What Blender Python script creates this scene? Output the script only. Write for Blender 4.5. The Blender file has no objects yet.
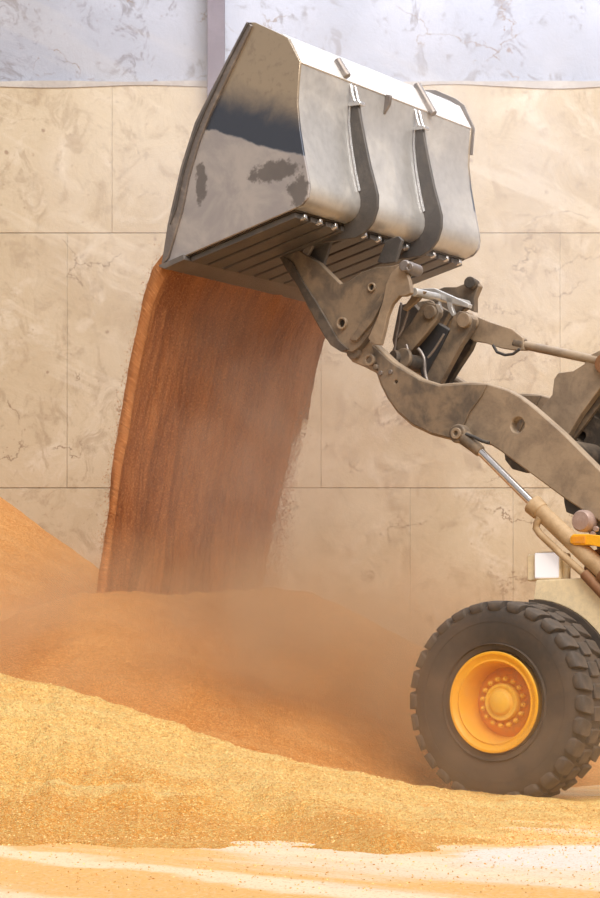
import bpy, bmesh, math, random
from mathutils import Vector, noise
random.seed(7)
PI = math.pi
S = bpy.context.scene
COL = S.collection

# ---------------------------------------------------------------- camera, world, lights, exposure
FPX, HOR, CAMZ = 2200.0, 671.0, 0.97       # focal length in pixels, horizon row, eye height
cam_d = bpy.data.cameras.new('camera'); cam = bpy.data.objects.new('camera', cam_d); COL.objects.link(cam)
cam.location = (0, 0, CAMZ); cam.rotation_euler = (PI/2, 0, 0)
cam_d.sensor_fit = 'HORIZONTAL'; cam_d.sensor_width = 36; cam_d.lens = FPX/600*36
cam_d.shift_y = (HOR-449)/600; cam_d.clip_end = 200
S.camera = cam

w = bpy.data.worlds.new('hall_daylight'); S.world = w; w.use_nodes = True
nt = w.node_tree; nt.nodes.clear()
wo = nt.nodes.new('ShaderNodeOutputWorld'); bg = nt.nodes.new('ShaderNodeBackground')
tc = nt.nodes.new('ShaderNodeTexCoord'); sx = nt.nodes.new('ShaderNodeSeparateXYZ'); cr = nt.nodes.new('ShaderNodeValToRGB')
mr = nt.nodes.new('ShaderNodeMapRange'); mr.inputs[1].default_value = -1; mr.inputs[2].default_value = 1
nt.links.new(tc.outputs['Generated'], sx.inputs[0]); nt.links.new(sx.outputs[2], mr.inputs[0]); nt.links.new(mr.outputs[0], cr.inputs[0])
cr.color_ramp.elements[0].position = 0.42; cr.color_ramp.elements[0].color = (0.42, 0.24, 0.12, 1)
cr.color_ramp.elements[1].position = 0.75; cr.color_ramp.elements[1].color = (0.95, 0.93, 0.95, 1)
e = cr.color_ramp.elements.new(0.52); e.color = (0.50, 0.40, 0.31, 1)
nt.links.new(cr.outputs[0], bg.inputs[0]); nt.links.new(bg.outputs[0], wo.inputs[0]); bg.inputs[1].default_value = 0.62

def light(name, kind, loc, target, energy, color, size=1, size_y=None, angle=None):
    d = bpy.data.lights.new(name, kind); o = bpy.data.objects.new(name, d); COL.objects.link(o)
    o.location = loc; d.energy = energy; d.color = color
    o.rotation_euler = (Vector(target)-Vector(loc)).to_track_quat('-Z', 'Y').to_euler()
    if kind == 'AREA':
        d.shape = 'RECTANGLE'; d.size = size; d.size_y = size_y or size
    if angle: d.angle = angle
    return o
light('daylight_sun', 'SUN', (5, -1, 16), (0, 18, 0), 2.5, (1.0, 0.92, 0.80), angle=math.radians(38))
light('skylight', 'AREA', (2.4, 21.0, 12.0), (2.0, 23.5, 8.0), 620, (0.76, 0.85, 1.0), 7, 1.5)
light('roof_opening', 'AREA', (6, 14, 11), (0.5, 18.5, 4.5), 500, (1.0, 0.97, 0.93), 5, 5)
S.view_settings.view_transform = 'Standard'; S.view_settings.look = 'None'
S.view_settings.gamma = 1.0; S.view_settings.exposure = 0.05; S.view_settings.use_curve_mapping = False
S.cycles.volume_step_rate = 1.5; S.cycles.volume_max_steps = 128; S.cycles.volume_bounces = 1

# ---------------------------------------------------------------- node helpers
class NT:
    def __init__(s, name):
        s.m = bpy.data.materials.new(name); s.m.use_nodes = True; s.t = s.m.node_tree; s.t.nodes.clear()
        s.out = s.n('ShaderNodeOutputMaterial')
    def n(s, k, **kw):
        x = s.t.nodes.new(k)
        for a, b in kw.items(): setattr(x, a, b)
        return x
    def put(s, v, sock):
        if hasattr(v, 'is_output'): s.t.links.new(v, sock)
        else: sock.default_value = v
    def math(s, op, a, b=0.0, c=None, clamp=False):
        x = s.n('ShaderNodeMath', operation=op, use_clamp=clamp)
        s.put(a, x.inputs[0]); s.put(b, x.inputs[1])
        if c is not None: s.put(c, x.inputs[2])
        return x.outputs[0]
    def rng(s, v, a, b, c=0.0, d=1.0, smooth=True):
        x = s.n('ShaderNodeMapRange', interpolation_type='SMOOTHSTEP' if smooth else 'LINEAR')
        for i, q in enumerate((v, a, b, c, d)): s.put(q, x.inputs[i])
        return x.outputs[0]
    def mix(s, f, a, b, mode='MIX'):
        x = s.n('ShaderNodeMix', data_type='RGBA', blend_type=mode)
        s.put(f, x.inputs[0]); s.put(a if not isinstance(a, tuple) else (*a[:3], 1), x.inputs[6])
        s.put(b if not isinstance(b, tuple) else (*b[:3], 1), x.inputs[7]); return x.outputs[2]
    def coord(s, kind='Object', scale=(1, 1, 1), rot=(0, 0, 0), loc=(0, 0, 0)):
        t = s.n('ShaderNodeTexCoord'); m = s.n('ShaderNodeMapping')
        s.t.links.new(t.outputs[kind], m.inputs[0])
        m.inputs['Scale'].default_value = scale; m.inputs['Rotation'].default_value = rot; m.inputs['Location'].default_value = loc
        return m.outputs[0]
    def aniso(s, rot, scale):
        t = s.n('ShaderNodeTexCoord'); m = s.n('ShaderNodeMapping'); m2 = s.n('ShaderNodeMapping')
        s.t.links.new(t.outputs['Object'], m.inputs[0]); s.t.links.new(m.outputs[0], m2.inputs[0])
        m.inputs['Rotation'].default_value = rot; m2.inputs['Scale'].default_value = scale
        return m2.outputs[0]
    def noise(s, vec, scale, detail=4, rough=0.55, dist=0.0, col=False):
        x = s.n('ShaderNodeTexNoise'); s.put(vec, x.inputs['Vector']); x.inputs['Scale'].default_value = scale
        x.inputs['Detail'].default_value = detail; x.inputs['Roughness'].default_value = rough; x.inputs['Distortion'].default_value = dist
        return x.outputs[1 if col else 0]
    def vor(s, vec, scale, feature='F1', out='Distance', rnd=1.0):
        x = s.n('ShaderNodeTexVoronoi', feature=feature); s.put(vec, x.inputs['Vector']); x.inputs['Scale'].default_value = scale
        x.inputs['Randomness'].default_value = rnd
        return x.outputs[out]
    def sep(s, v):
        x = s.n('ShaderNodeSeparateXYZ'); s.put(v, x.inputs[0]); return x.outputs
    def bump(s, h, strength=0.3, dist=0.01):
        x = s.n('ShaderNodeBump'); s.put(h, x.inputs['Height']); x.inputs['Strength'].default_value = strength
        x.inputs['Distance'].default_value = dist; return x.outputs[0]
    def pbr(s, color, rough=0.6, metal=0.0, normal=None, alpha=None, emit=None, estr=0.0, link=True):
        b = s.n('ShaderNodeBsdfPrincipled')
        s.put(color if not isinstance(color, tuple) else (*color[:3], 1), b.inputs['Base Color'])
        s.put(rough, b.inputs['Roughness']); s.put(metal, b.inputs['Metallic'])
        if normal is not None: s.put(normal, b.inputs['Normal'])
        if alpha is not None: s.put(alpha, b.inputs['Alpha'])
        if emit: b.inputs['Emission Color'].default_value = (*emit, 1); b.inputs['Emission Strength'].default_value = estr
        if link: s.t.links.new(b.outputs[0], s.out.inputs[0])
        return b.outputs[0]

def dirty(name, base, dust, rough=0.55, metal=0.0, amt=0.5, sc=6.0, bump=0.15, up=0.4):
    """painted or bare steel with patches of dried dust, more of it lying on faces that look up"""
    k = NT(name); co = k.coord()
    n1 = k.noise(co, sc, 6, 0.65, 0.4); n2 = k.noise(co, sc*9, 3, 0.6)
    g = k.n('ShaderNodeNewGeometry'); nz = k.sep(g.outputs['True Normal'])[2]
    m = k.rng(n1, 0.62-amt*0.35, 0.72-amt*0.1)
    m = k.math('ADD', k.math('MULTIPLY', m, amt), k.math('MULTIPLY', k.rng(nz, 0.1, 1.0), up), clamp=True)
    m = k.math('MULTIPLY', m, k.rng(n2, 0.2, 0.6, 0.6, 1.0), clamp=True)
    c = k.mix(m, base, dust)
    c = k.mix(k.rng(n2, 0.3, 0.75, 0.0, 0.25), c, tuple(v*0.45 for v in base))
    r = k.math('ADD', rough, k.math('MULTIPLY', m, 0.25), clamp=True)
    mt = k.math('MULTIPLY', metal, k.math('SUBTRACT', 1.0, m))
    k.pbr(c, r, mt, k.bump(k.math('ADD', n2, n1), bump, 0.01)); return k.m

# ---------------------------------------------------------------- grain, floor and wall materials
def grain_mat(name, lo, mid, hi, fleck=0.5, apron=False):
    k = NT(name); co = k.coord()
    big = k.noise(co, 0.9, 5, 0.6, 0.6)
    band = k.noise(k.coord(scale=(0.5, 2.2, 3.0), rot=(0, 0, 0.15)), 1.6, 5, 0.6, 0.5)
    ker = k.vor(co, 95, 'F1', 'Color'); kd = k.vor(co, 95)
    kr = k.sep(ker)[0]
    c = k.mix(k.rng(big, 0.35, 0.65), lo, mid)
    c = k.mix(k.rng(band, 0.45, 0.7, 0.0, 0.8), c, hi)
    if apron:   # paler colour above, more orange on the apron below
        X, Y, Z = k.sep(co); q = k.math('ADD', k.math('ADD', Y, k.math('MULTIPLY', X, 0.42)), k.math('MULTIPLY', k.math('SUBTRACT', big, 0.5), 1.6))
        c = k.mix(k.rng(q, 12.85, 13.25, 0.75, 0), c, lo)
        c = k.mix(k.rng(q, 13.2, 14.2, 0, 0.45), c, hi)
    c = k.mix(k.rng(kr, 0.55, 1.0, 0, 0.55), c, tuple(min(1, v*1.35+0.05) for v in hi))
    c = k.mix(k.rng(kr, 0.0, 0.3, 0.55*fleck*1.6, 0.0), c, tuple(v*0.42 for v in lo))
    husk = k.noise(co, 38, 3, 0.7)
    c = k.mix(k.rng(husk, 0.62, 0.72, 0, 0.6*fleck), c, (0.16, 0.075, 0.025))
    h = k.math('ADD', k.math('MULTIPLY', kd, -0.6), k.noise(co, 22, 5, 0.7))
    k.pbr(c, 0.75, 0.0, k.bump(h, 0.9, 0.03)); return k.m
M = {}
M['grain_front'] = grain_mat('golden_grain', (0.84, 0.36, 0.055), (0.91, 0.46, 0.10), (0.95, 0.65, 0.25), 0.5, True)
M['grain_rear'] = grain_mat('amber_grain', (0.70, 0.27, 0.055), (0.76, 0.33, 0.085), (0.82, 0.40, 0.13), 0.3)

k = NT('dusty_floor'); co = k.coord()
X, Y, Z = k.sep(k.coord())
cb = k.n('ShaderNodeCombineXYZ')
k.put(k.math('ADD', k.math('MULTIPLY', X, 0.72), k.math('MULTIPLY', Y, 0.62)), cb.inputs[0])
k.put(k.math('MULTIPLY', k.math('SUBTRACT', k.math('MULTIPLY', X, 0.55), k.math('MULTIPLY', Y, 0.8)), 0.16), cb.inputs[1])
st = k.noise(cb.outputs[0], 1.0, 5, 0.55, 0.4)
fine = k.noise(co, 30, 5, 0.7)
cv = k.mix(k.noise(co, 2.5, 5, 0.6), (0.80, 0.62, 0.40), (0.93, 0.82, 0.64))
# the scraped, almost bare patch of floor in front of the wheel
px = k.math('DIVIDE', k.math('SUBTRACT', X, 1.75), 0.95); py = k.math('DIVIDE', k.math('SUBTRACT', Y, 11.5), 1.05)
rr = k.math('ADD', k.math('SQRT', k.math('ADD', k.math('MULTIPLY', px, px), k.math('MULTIPLY', py, py))), k.math('MULTIPLY', k.math('SUBTRACT', k.noise(co, 1.6, 5, 0.65), 0.5), 1.4))
patch = k.rng(rr, 0.75, 1.1, 1, 0)
lay = k.math('SUBTRACT', k.rng(st, 0.40, 0.55), patch, clamp=True)
lay = k.math('MULTIPLY', lay, k.rng(fine, 0.3, 0.55, 0.45, 1.0))
cv = k.mix(k.math('MULTIPLY', patch, 0.6), cv, (0.83, 0.82, 0.83))
c = k.mix(lay, cv, (0.88, 0.50, 0.15))
ker = k.sep(k.vor(co, 90, 'F1', 'Color'))[0]
sb = k.math('ADD', k.math('ADD', k.math('MULTIPLY', X, 0.78), k.math('MULTIPLY', Y, 0.63)), k.math('MULTIPLY', k.math('SUBTRACT', k.noise(co, 1.1, 5, 0.6), 0.5), 0.7))
b1 = k.rng(k.math('ABSOLUTE', k.math('SUBTRACT', sb, 6.22)), 0.10, 0.24, 1, 0); b2 = k.math('MULTIPLY', k.rng(sb, 5.25, 5.05), k.rng(X, -0.5, -0.9))
b3 = k.rng(k.math('ABSOLUTE', k.math('SUBTRACT', sb, 7.35)), 0.05, 0.14, 0.6, 0)
bb = k.math('MULTIPLY', k.math('ADD', k.math('ADD', b1, b2), b3, clamp=True), k.rng(fine, 0.25, 0.5, 0.5, 1))
c = k.mix(k.math('MULTIPLY', bb, 0.85), c, (0.95, 0.81, 0.57))
c = k.mix(k.rng(ker, 0.86, 0.95, 0, 0.6), c, (0.72, 0.36, 0.10))
k.pbr(c, 0.8, 0, k.bump(k.math('ADD', k.math('MULTIPLY', st, 2.0), fine), 0.6, 0.03)); M['floor'] = k.m

WALLY = 24.0
def wall_xz(px_, py_, Yd=WALLY): return ((px_-300)*Yd/FPX, CAMZ+(HOR-py_)*Yd/FPX)
def wall_mat(name, warm):
    k = NT(name); co = k.coord(); X, Y, Z = k.sep(co)
    big = k.noise(co, 0.45, 6, 0.6, 0.5); med = k.noise(co, 1.7, 8, 0.68, 0.8); fine = k.noise(co, 14, 6, 0.7)
    grime = k.noise(k.coord(scale=(1, 1, 0.8)), 3.4, 9, 0.72, 1.0)
    if warm:
        c = k.mix(k.rng(big, 0.32, 0.68), (0.42, 0.325, 0.21), (0.52, 0.43, 0.31))
        c = k.mix(k.rng(med, 0.5, 0.72, 0, 0.7), c, (0.60, 0.52, 0.42))
        c = k.mix(k.rng(med, 0.45, 0.28, 0, 0.6), c, (0.34, 0.25, 0.155))
        c = k.mix(k.rng(grime, 0.50, 0.64, 0, 0.6), c, (0.33, 0.245, 0.16))
        c = k.mix(k.rng(k.noise(co, 9, 8, 0.75, 0.6), 0.58, 0.68, 0, 0.45), c, (0.26, 0.19, 0.13))
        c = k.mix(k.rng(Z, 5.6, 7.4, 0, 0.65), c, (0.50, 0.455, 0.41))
    else:
        c = k.mix(k.rng(big, 0.32, 0.68), (0.30, 0.31, 0.36), (0.40, 0.41, 0.47))  # bluish daylight glow mixed into the upper wall's base colours
        c = k.mix(k.math('MULTIPLY', k.rng(grime, 0.53, 0.60, 0, 0.8), k.rng(med, 0.4, 0.55)), c, (0.20, 0.185, 0.20))
        c = k.mix(k.rng(k.noise(co, 7, 8, 0.75, 0.6), 0.60, 0.66, 0, 0.5), c, (0.17, 0.155, 0.17))
    # long pale scrapes running down to the right, left by shovels
    sc = k.noise(k.aniso((0, -0.47, 0), (0.17, 1, 1.7)), 1.5, 4, 0.55, 0.25)
    c = k.mix(k.rng(sc, 0.57, 0.66, 0, 0.42 if warm else 0.1), c, (0.62, 0.54, 0.43))
    # pits and specks
    pv = k.vor(co, 2.6, 'F1', 'Distance'); pm = k.math('ADD', pv, k.math('MULTIPLY', k.math('SUBTRACT', fine, 0.5), 0.16))
    pc = k.sep(k.vor(co, 2.6, 'F1', 'Color'))[0]
    pit = k.math('MULTIPLY', k.rng(pm, 0.05, 0.09, 1, 0), k.rng(pc, 0.35, 0.5))
    pv2 = k.rng(k.math('ADD', k.vor(co, 7.5), k.math('MULTIPLY', k.math('SUBTRACT', fine, 0.5), 0.2)), 0.05, 0.11, 0.6, 0)
    c = k.mix(k.math('ADD', pit, pv2, clamp=True), c, (0.30, 0.21, 0.14) if warm else (0.25, 0.21, 0.21))
    # hairline cracks
    cvn = k.n('ShaderNodeVectorMath', operation='ADD'); k.put(k.coord(scale=(1, 0.02, 1.5), rot=(0, 0.35, 0)), cvn.inputs[0])
    cs = k.n('ShaderNodeVectorMath', operation='SCALE'); k.put(k.noise(co, 1.6, 6, 0.65, 0.0, True), cs.inputs[0]); cs.inputs['Scale'].default_value = 1.1
    k.put(cs.outputs[0], cvn.inputs[1])
    ckm = k.rng(k.vor(cvn.outputs[0], 0.95, 'DISTANCE_TO_EDGE'), 0.003, 0.014, 1, 0)
    ckm = k.math('MULTIPLY', ckm, k.rng(k.noise(co, 1.5, 3), 0.5, 0.58))
    low = k.rng(k.math('ADD', Z, k.math('MULTIPLY', X, -0.25)), 3.3, 2.2, 0.35, 1)
    c = k.mix(k.math('MULTIPLY', k.math('MULTIPLY', ckm, 0.75), low), c, (0.20, 0.13, 0.08))
    k.pbr(c, 0.85, 0, k.bump(k.math('ADD', med, k.math('MULTIPLY', fine, 0.3)), 0.35, 0.03)); return k.m
M['wall'] = wall_mat('warm_concrete', True); M['wall_up'] = wall_mat('glow_grey_concrete', False)
M['joint'] = dirty('joint_filler', (0.37, 0.29, 0.20), (0.46, 0.37, 0.27), 0.9, 0, 0.6, 5)
M['ledge'] = dirty('ledge_mortar', (0.42, 0.38, 0.35), (0.58, 0.55, 0.51), 0.9, 0, 0.6, 3)
M['post'] = dirty('rust_post', (0.13, 0.10, 0.125), (0.21, 0.17, 0.20), 0.8, 0, 0.5, 4)

M['arm'] = dirty('dusty_grey_brown_paint', (0.12, 0.095, 0.075), (0.33, 0.24, 0.16), 0.5, 0.0, 0.75, 5, up=0.4)
M['arm_light'] = dirty('dusty_tan_paint', (0.27, 0.205, 0.15), (0.42, 0.32, 0.225), 0.42, 0.15, 0.8, 4, up=0.4)
M['dark'] = dirty('dark_grey_steel', (0.060, 0.050, 0.043), (0.24, 0.18, 0.13), 0.5, 0.2, 0.45, 8, up=0.5)
M['under'] = dirty('underside_steel', (0.10, 0.093, 0.092), (0.17, 0.15, 0.138), 0.5, 0.2, 0.5, 5, up=0.2)
M['shell'] = dirty('worn_pale_steel', (0.56, 0.555, 0.56), (0.68, 0.655, 0.62), 0.30, 0.5, 0.55, 1.6, 0.05, up=0.3)
M['spill'] = dirty('highlight_white_steel', (0.88, 0.88, 0.90), (0.80, 0.78, 0.76), 0.25, 0.25, 0.4, 3, 0.04, up=0.1)  # highlight of the bucket's top facet put into this white
M['bright'] = dirty('polished_steel', (0.78, 0.78, 0.80), (0.7, 0.68, 0.64), 0.22, 0.8, 0.3, 6, 0.05, up=0.2)
M['edge'] = dirty('edge_steel', (0.27, 0.24, 0.23), (0.50, 0.44, 0.40), 0.38, 0.6, 0.4, 6, up=0.3)
M['lip'] = dirty('dull_lip_steel', (0.16, 0.145, 0.14), (0.27, 0.235, 0.215), 0.5, 0.25, 0.4, 6, up=0.4)
M['chrome'] = dirty('chromed_rod', (0.80, 0.76, 0.74), (0.7, 0.6, 0.5), 0.14, 1.0, 0.1, 6, 0.01, up=0.1)
M['barrel'] = dirty('tan_cylinder_paint', (0.42, 0.28, 0.15), (0.62, 0.46, 0.29), 0.5, 0, 0.7, 6)
M['cream'] = dirty('cream_panel', (0.98, 0.82, 0.55), (0.98, 0.86, 0.64), 0.45, 0, 0.6, 3, 0.05)
M['brown'] = dirty('brown_frame', (0.24, 0.11, 0.05), (0.42, 0.24, 0.12), 0.55, 0, 0.5, 5)
M['yellow'] = dirty('machine_yellow', (0.95, 0.47, 0.015), (0.88, 0.52, 0.14), 0.4, 0, 0.3, 7, 0.05)
M['yellow_in'] = dirty('machine_yellow_worn', (0.85, 0.33, 0.012), (0.62, 0.33, 0.13), 0.5, 0, 0.6, 9, 0.05, up=0.5)
M['yellow_pale'] = dirty('machine_yellow_dusty', (0.93, 0.55, 0.07), (0.88, 0.58, 0.18), 0.5, 0, 0.5, 9, 0.05)
M['rubber'] = dirty('dusty_rubber', (0.055, 0.046, 0.042), (0.14, 0.10, 0.072), 0.8, 0, 0.7, 2.5, up=0.3)
M['lug'] = dirty('worn_tread_rubber', (0.06, 0.05, 0.046), (0.17, 0.13, 0.10), 0.7, 0, 0.7, 5, up=0.4)
M['pink'] = dirty('pinkish_steel', (0.42, 0.30, 0.27), (0.62, 0.48, 0.43), 0.4, 0.3, 0.5, 8)
M['hose'] = dirty('hose_rubber', (0.04, 0.04, 0.045), (0.2, 0.16, 0.12), 0.6, 0, 0.3, 8)
k = NT('lamp_lens'); k.pbr((0.9, 0.9, 0.92), 0.2, 0, emit=(0.93, 0.92, 1.0), estr=0.35); M['lens'] = k.m

# ---------------------------------------------------------------- loader frame of reference
AL = math.radians(35.5); CA, SA = math.cos(AL), math.sin(AL)
X0, Y0 = 2.13, 17.41
def P(px_, py_, l):
    """photo pixel -> loader coordinates (forward u, left l, up z) on the vertical plane at lateral offset l"""
    kx = (px_-300)/FPX
    u = (X0 - SA*l - kx*(Y0 - CA*l))/(CA + kx*SA)
    Yd = Y0 + SA*u - CA*l
    return Vector((u, l, CAMZ+(HOR-py_)*Yd/FPX))

CEN = {}
def link(name, bm, m, parent=None, bevel=0.0, smooth=False, seg=2):
    """one mesh object, its origin at its middle, parented with coordinates kept in the loader's frame"""
    lo = Vector((min(v.co[i] for v in bm.verts) for i in range(3))); hi = Vector((max(v.co[i] for v in bm.verts) for i in range(3)))
    c = (lo+hi)/2
    bmesh.ops.translate(bm, verts=bm.verts, vec=-c); bmesh.ops.recalc_face_normals(bm, faces=bm.faces)
    me = bpy.data.meshes.new(name); bm.to_mesh(me); bm.free()
    me.materials.append(m)
    if smooth: me.polygons.foreach_set('use_smooth', [True]*len(me.polygons))
    o = bpy.data.objects.new(name, me); COL.objects.link(o)
    o.location = c - (CEN[parent.name] if parent else Vector((0, 0, 0)))
    if parent: o.parent = parent
    CEN[o.name] = c
    if bevel:
        b = o.modifiers.new('bevel', 'BEVEL'); b.width = bevel; b.segments = seg; b.limit_method = 'ANGLE'; b.angle_limit = math.radians(35)
    if smooth or bevel:
        if hasattr(me, 'set_sharp_from_angle'): me.polygons.foreach_set('use_smooth', [True]*len(me.polygons)); me.set_sharp_from_angle(angle=math.radians(38))
    return o
def tag(o, label=None, cat=None, group=None, kind=None):
    for a, b in (('label', label), ('category', cat), ('group', group), ('kind', kind)):
        if b: o[a] = b
    return o
def prism(bm, pts, l0, l1, holes=()):
    """extrude an outline of (u, z) points along l, with round holes (u, z, r)"""
    b = bmesh.new(); edges = []
    def ring(ps):
        vs = [b.verts.new((p[0], l0, p[1])) for p in ps]
        for i in range(len(vs)): edges.append(b.edges.new((vs[i], vs[(i+1) % len(vs)])))
    ring(pts)
    for (hu, hz, hr) in holes: ring([(hu+hr*math.cos(i*PI/10), hz+hr*math.sin(i*PI/10)) for i in range(20)])
    r = bmesh.ops.triangle_fill(b, edges=edges, use_beauty=True, normal=(0, 1, 0))
    fs = [g for g in r['geom'] if isinstance(g, bmesh.types.BMFace)]
    ex = bmesh.ops.extrude_face_region(b, geom=fs)
    bmesh.ops.translate(b, verts=[g for g in ex['geom'] if isinstance(g, bmesh.types.BMVert)], vec=(0, l1-l0, 0))
    # two copies of the flat side: the original stays as the back face
    bmesh.ops.recalc_face_normals(b, faces=b.faces)
    me = bpy.data.meshes.new('tmp'); b.to_mesh(me); b.free(); bm.from_mesh(me); bpy.data.meshes.remove(me)
def plate(name, pxs, l0, l1, m, parent, holes=(), lref=None, bevel=0.006, smooth_n=0):
    lr = max(l0, l1) if lref is None else lref
    if smooth_n: pxs = catmull(pxs, smooth_n)
    pts = [(P(x, y, lr)[0], P(x, y, lr)[2]) for x, y in pxs]
    hs = []
    for (x, y, r) in holes:
        c = P(x, y, lr); hs.append((c[0], c[2], r/125.0))
    bm = bmesh.new(); prism(bm, pts, l0, l1, hs)
    return link(name, bm, m, parent, bevel)
def catmull(ps, n):
    out = []; N = len(ps)
    for i in range(N):
        p0, p1, p2, p3 = [Vector(ps[(i+j) % N]) for j in (-1, 0, 1, 2)]
        for q in range(n):
            t = q/n
            out.append(tuple(0.5*((2*p1)+(p2-p0)*t+(2*p0-5*p1+4*p2-p3)*t*t+(3*p1-p0-3*p2+p3)*t**3)))
    return out
def tube(bm, p0, p1, r0, r1=None, seg=20, cap=True):
    p0, p1 = Vector(p0), Vector(p1); r1 = r0 if r1 is None else r1
    d = (p1-p0).normalized(); a = d.orthogonal().normalized(); b = d.cross(a)
    rings = [[bm.verts.new(p+(a*math.cos(2*PI*i/seg)+b*math.sin(2*PI*i/seg))*r) for i in range(seg)] for p, r in ((p0, r0), (p1, r1))]
    for i in range(seg):
        j = (i+1) % seg; bm.faces.new((rings[0][i], rings[0][j], rings[1][j], rings[1][i]))
    if cap: bm.faces.new(rings[0][::-1]); bm.faces.new(rings[1])
def pathtube(bm, ps, r, seg=10):
    ps = [Vector(p) for p in ps]; prev = None
    for i, p in enumerate(ps):
        d = (ps[min(i+1, len(ps)-1)]-ps[max(i-1, 0)]).normalized()
        a = d.cross(Vector((0, 1, 0.01))).normalized(); b = d.cross(a)
        ring = [bm.verts.new(p+(a*math.cos(2*PI*j/seg)+b*math.sin(2*PI*j/seg))*r) for j in range(seg)]
        if prev:
            for j in range(seg): bm.faces.new((prev[j], prev[(j+1) % seg], ring[(j+1) % seg], ring[j]))
        else: bm.faces.new(ring[::-1])
        prev = ring
    bm.faces.new(prev)
def box(bm, a, b):
    a, b = Vector(a), Vector(b)
    vs = [bm.verts.new((x, y, z)) for x in (a[0], b[0]) for y in (a[1], b[1]) for z in (a[2], b[2])]
    for f in ((0, 1, 3, 2), (4, 6, 7, 5), (0, 4, 5, 1), (2, 3, 7, 6), (0, 2, 6, 4), (1, 5, 7, 3)): bm.faces.new([vs[i] for i in f])
def lathe(bm, prof, cu, cz, seg=72, closed=True):
    """turn (l, r) points about the wheel axle through (cu, cz)"""
    rings = []
    for i in range(seg):
        a = 2*PI*i/seg
        rings.append([bm.verts.new((cu+r*math.cos(a), l, cz+r*math.sin(a))) for l, r in prof])
    n = len(prof)
    for i in range(seg):
        A, B = rings[i], rings[(i+1) % seg]
        for j in range(n if closed else n-1): bm.faces.new((A[j], A[(j+1) % n], B[(j+1) % n], B[j]))
    if not closed: bmesh.ops.remove_doubles(bm, verts=bm.verts, dist=1e-5)

# ---------------------------------------------------------------- setting: floor and wall
def grid(name, x0, x1, y0, y1, nx, ny, h, m):
    bm = bmesh.new(); V = []
    for j in range(ny+1):
        y = y0+(y1-y0)*j/ny
        V.append([bm.verts.new((x0+(x1-x0)*i/nx, y, h(x0+(x1-x0)*i/nx, y))) for i in range(nx+1)])
    for j in range(ny):
        for i in range(nx): bm.faces.new((V[j][i], V[j][i+1], V[j+1][i+1], V[j+1][i]))
    me = bpy.data.meshes.new(name); bm.to_mesh(me); bm.free(); me.materials.append(m)
    me.polygons.foreach_set('use_smooth', [True]*len(me.polygons))
    o = bpy.data.objects.new(name, me); COL.objects.link(o); return o
fl = grid('floor', -14, 14, 4, 24.1, 90, 70, lambda x, y: 0.0, M['floor'])
tag(fl, kind='structure')
_, ZL = wall_xz(0, 82)
def wbox(name, a, b, m, bevel=0.0):
    bm = bmesh.new(); box(bm, a, b); o = link(name, bm, m, None, bevel); tag(o, kind='structure'); return o
# the wall is built of cast panels with real open joints between them: rows between the joints seen at 233 and 488
rows = [0, wall_xz(0, 488)[1], wall_xz(0, 233)[1], ZL]
def zr(y): return wall_xz(0, y)[1]
def xr(x): return wall_xz(x, 0)[0]
wbox('wall_back', (-14, 24.03, 0), (14, 24.4, ZL), M['joint'])
bm = bmesh.new(); g = 0.0035
cuts = {0: [xr(-160), xr(135), xr(410), xr(513), xr(800)], 1: [xr(-200), xr(67), xr(321), xr(560), xr(840)], 2: [xr(-130), xr(112), xr(400), xr(690)]}
for r in range(3):
    xs = [-14]+cuts[r]+[14]
    for i in range(len(xs)-1): box(bm, (xs[i]+g*0.3, 24.0, rows[r]+(g if r else 0)), (xs[i+1]-g*0.3, 24.05, rows[r+1]-g))
pan = link('wall_panels', bm, M['wall'], None, 0.004); pan.name = 'wall_back_panels'; tag(pan, kind='structure')
up = wbox('wall_back_upper', (-14, 24.06, ZL), (14, 24.4, 13.0), M['wall_up'])
# uneven mortar ledge between lower and upper wall
bm = bmesh.new(); prev = None
for i in range(281):
    x = -14+i*0.1; dz = 0.015+0.03*noise.noise(Vector((x*1.3, 3, 0)))+0.012*noise.noise(Vector((x*6, 9, 0))); dn = 0.05+0.05*noise.noise(Vector((x*0.9, 7, 2)))
    vs = [bm.verts.new(q) for q in ((x, 24.06, ZL+dz), (x, 23.985, ZL+dz*0.4), (x, 23.99, ZL-dn), (x, 24.02, ZL-dn-0.02))]
    if prev:
        for j in range(3): bm.faces.new((prev[j], prev[j+1], vs[j+1], vs[j]))
    prev = vs
tag(link('trim_1', bm, M['ledge']), kind='structure')
# steel post standing on the ledge against the upper wall
bm = bmesh.new(); xa, xb = xr(208), xr(225)
for a, b in (((xa, 23.80, ZL-0.25), (xb, 23.82, 13)), ((xa, 23.98, ZL-0.25), (xb, 24.0, 13)), ((xa+.07, 23.82, ZL-0.25), (xb-.07, 23.98, 13))): box(bm, a, b)
po = link('steel_post', bm, M['post'], None, 0.004)
tag(po, 'brown steel post against the grey upper wall, above the bucket', 'post')

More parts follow.
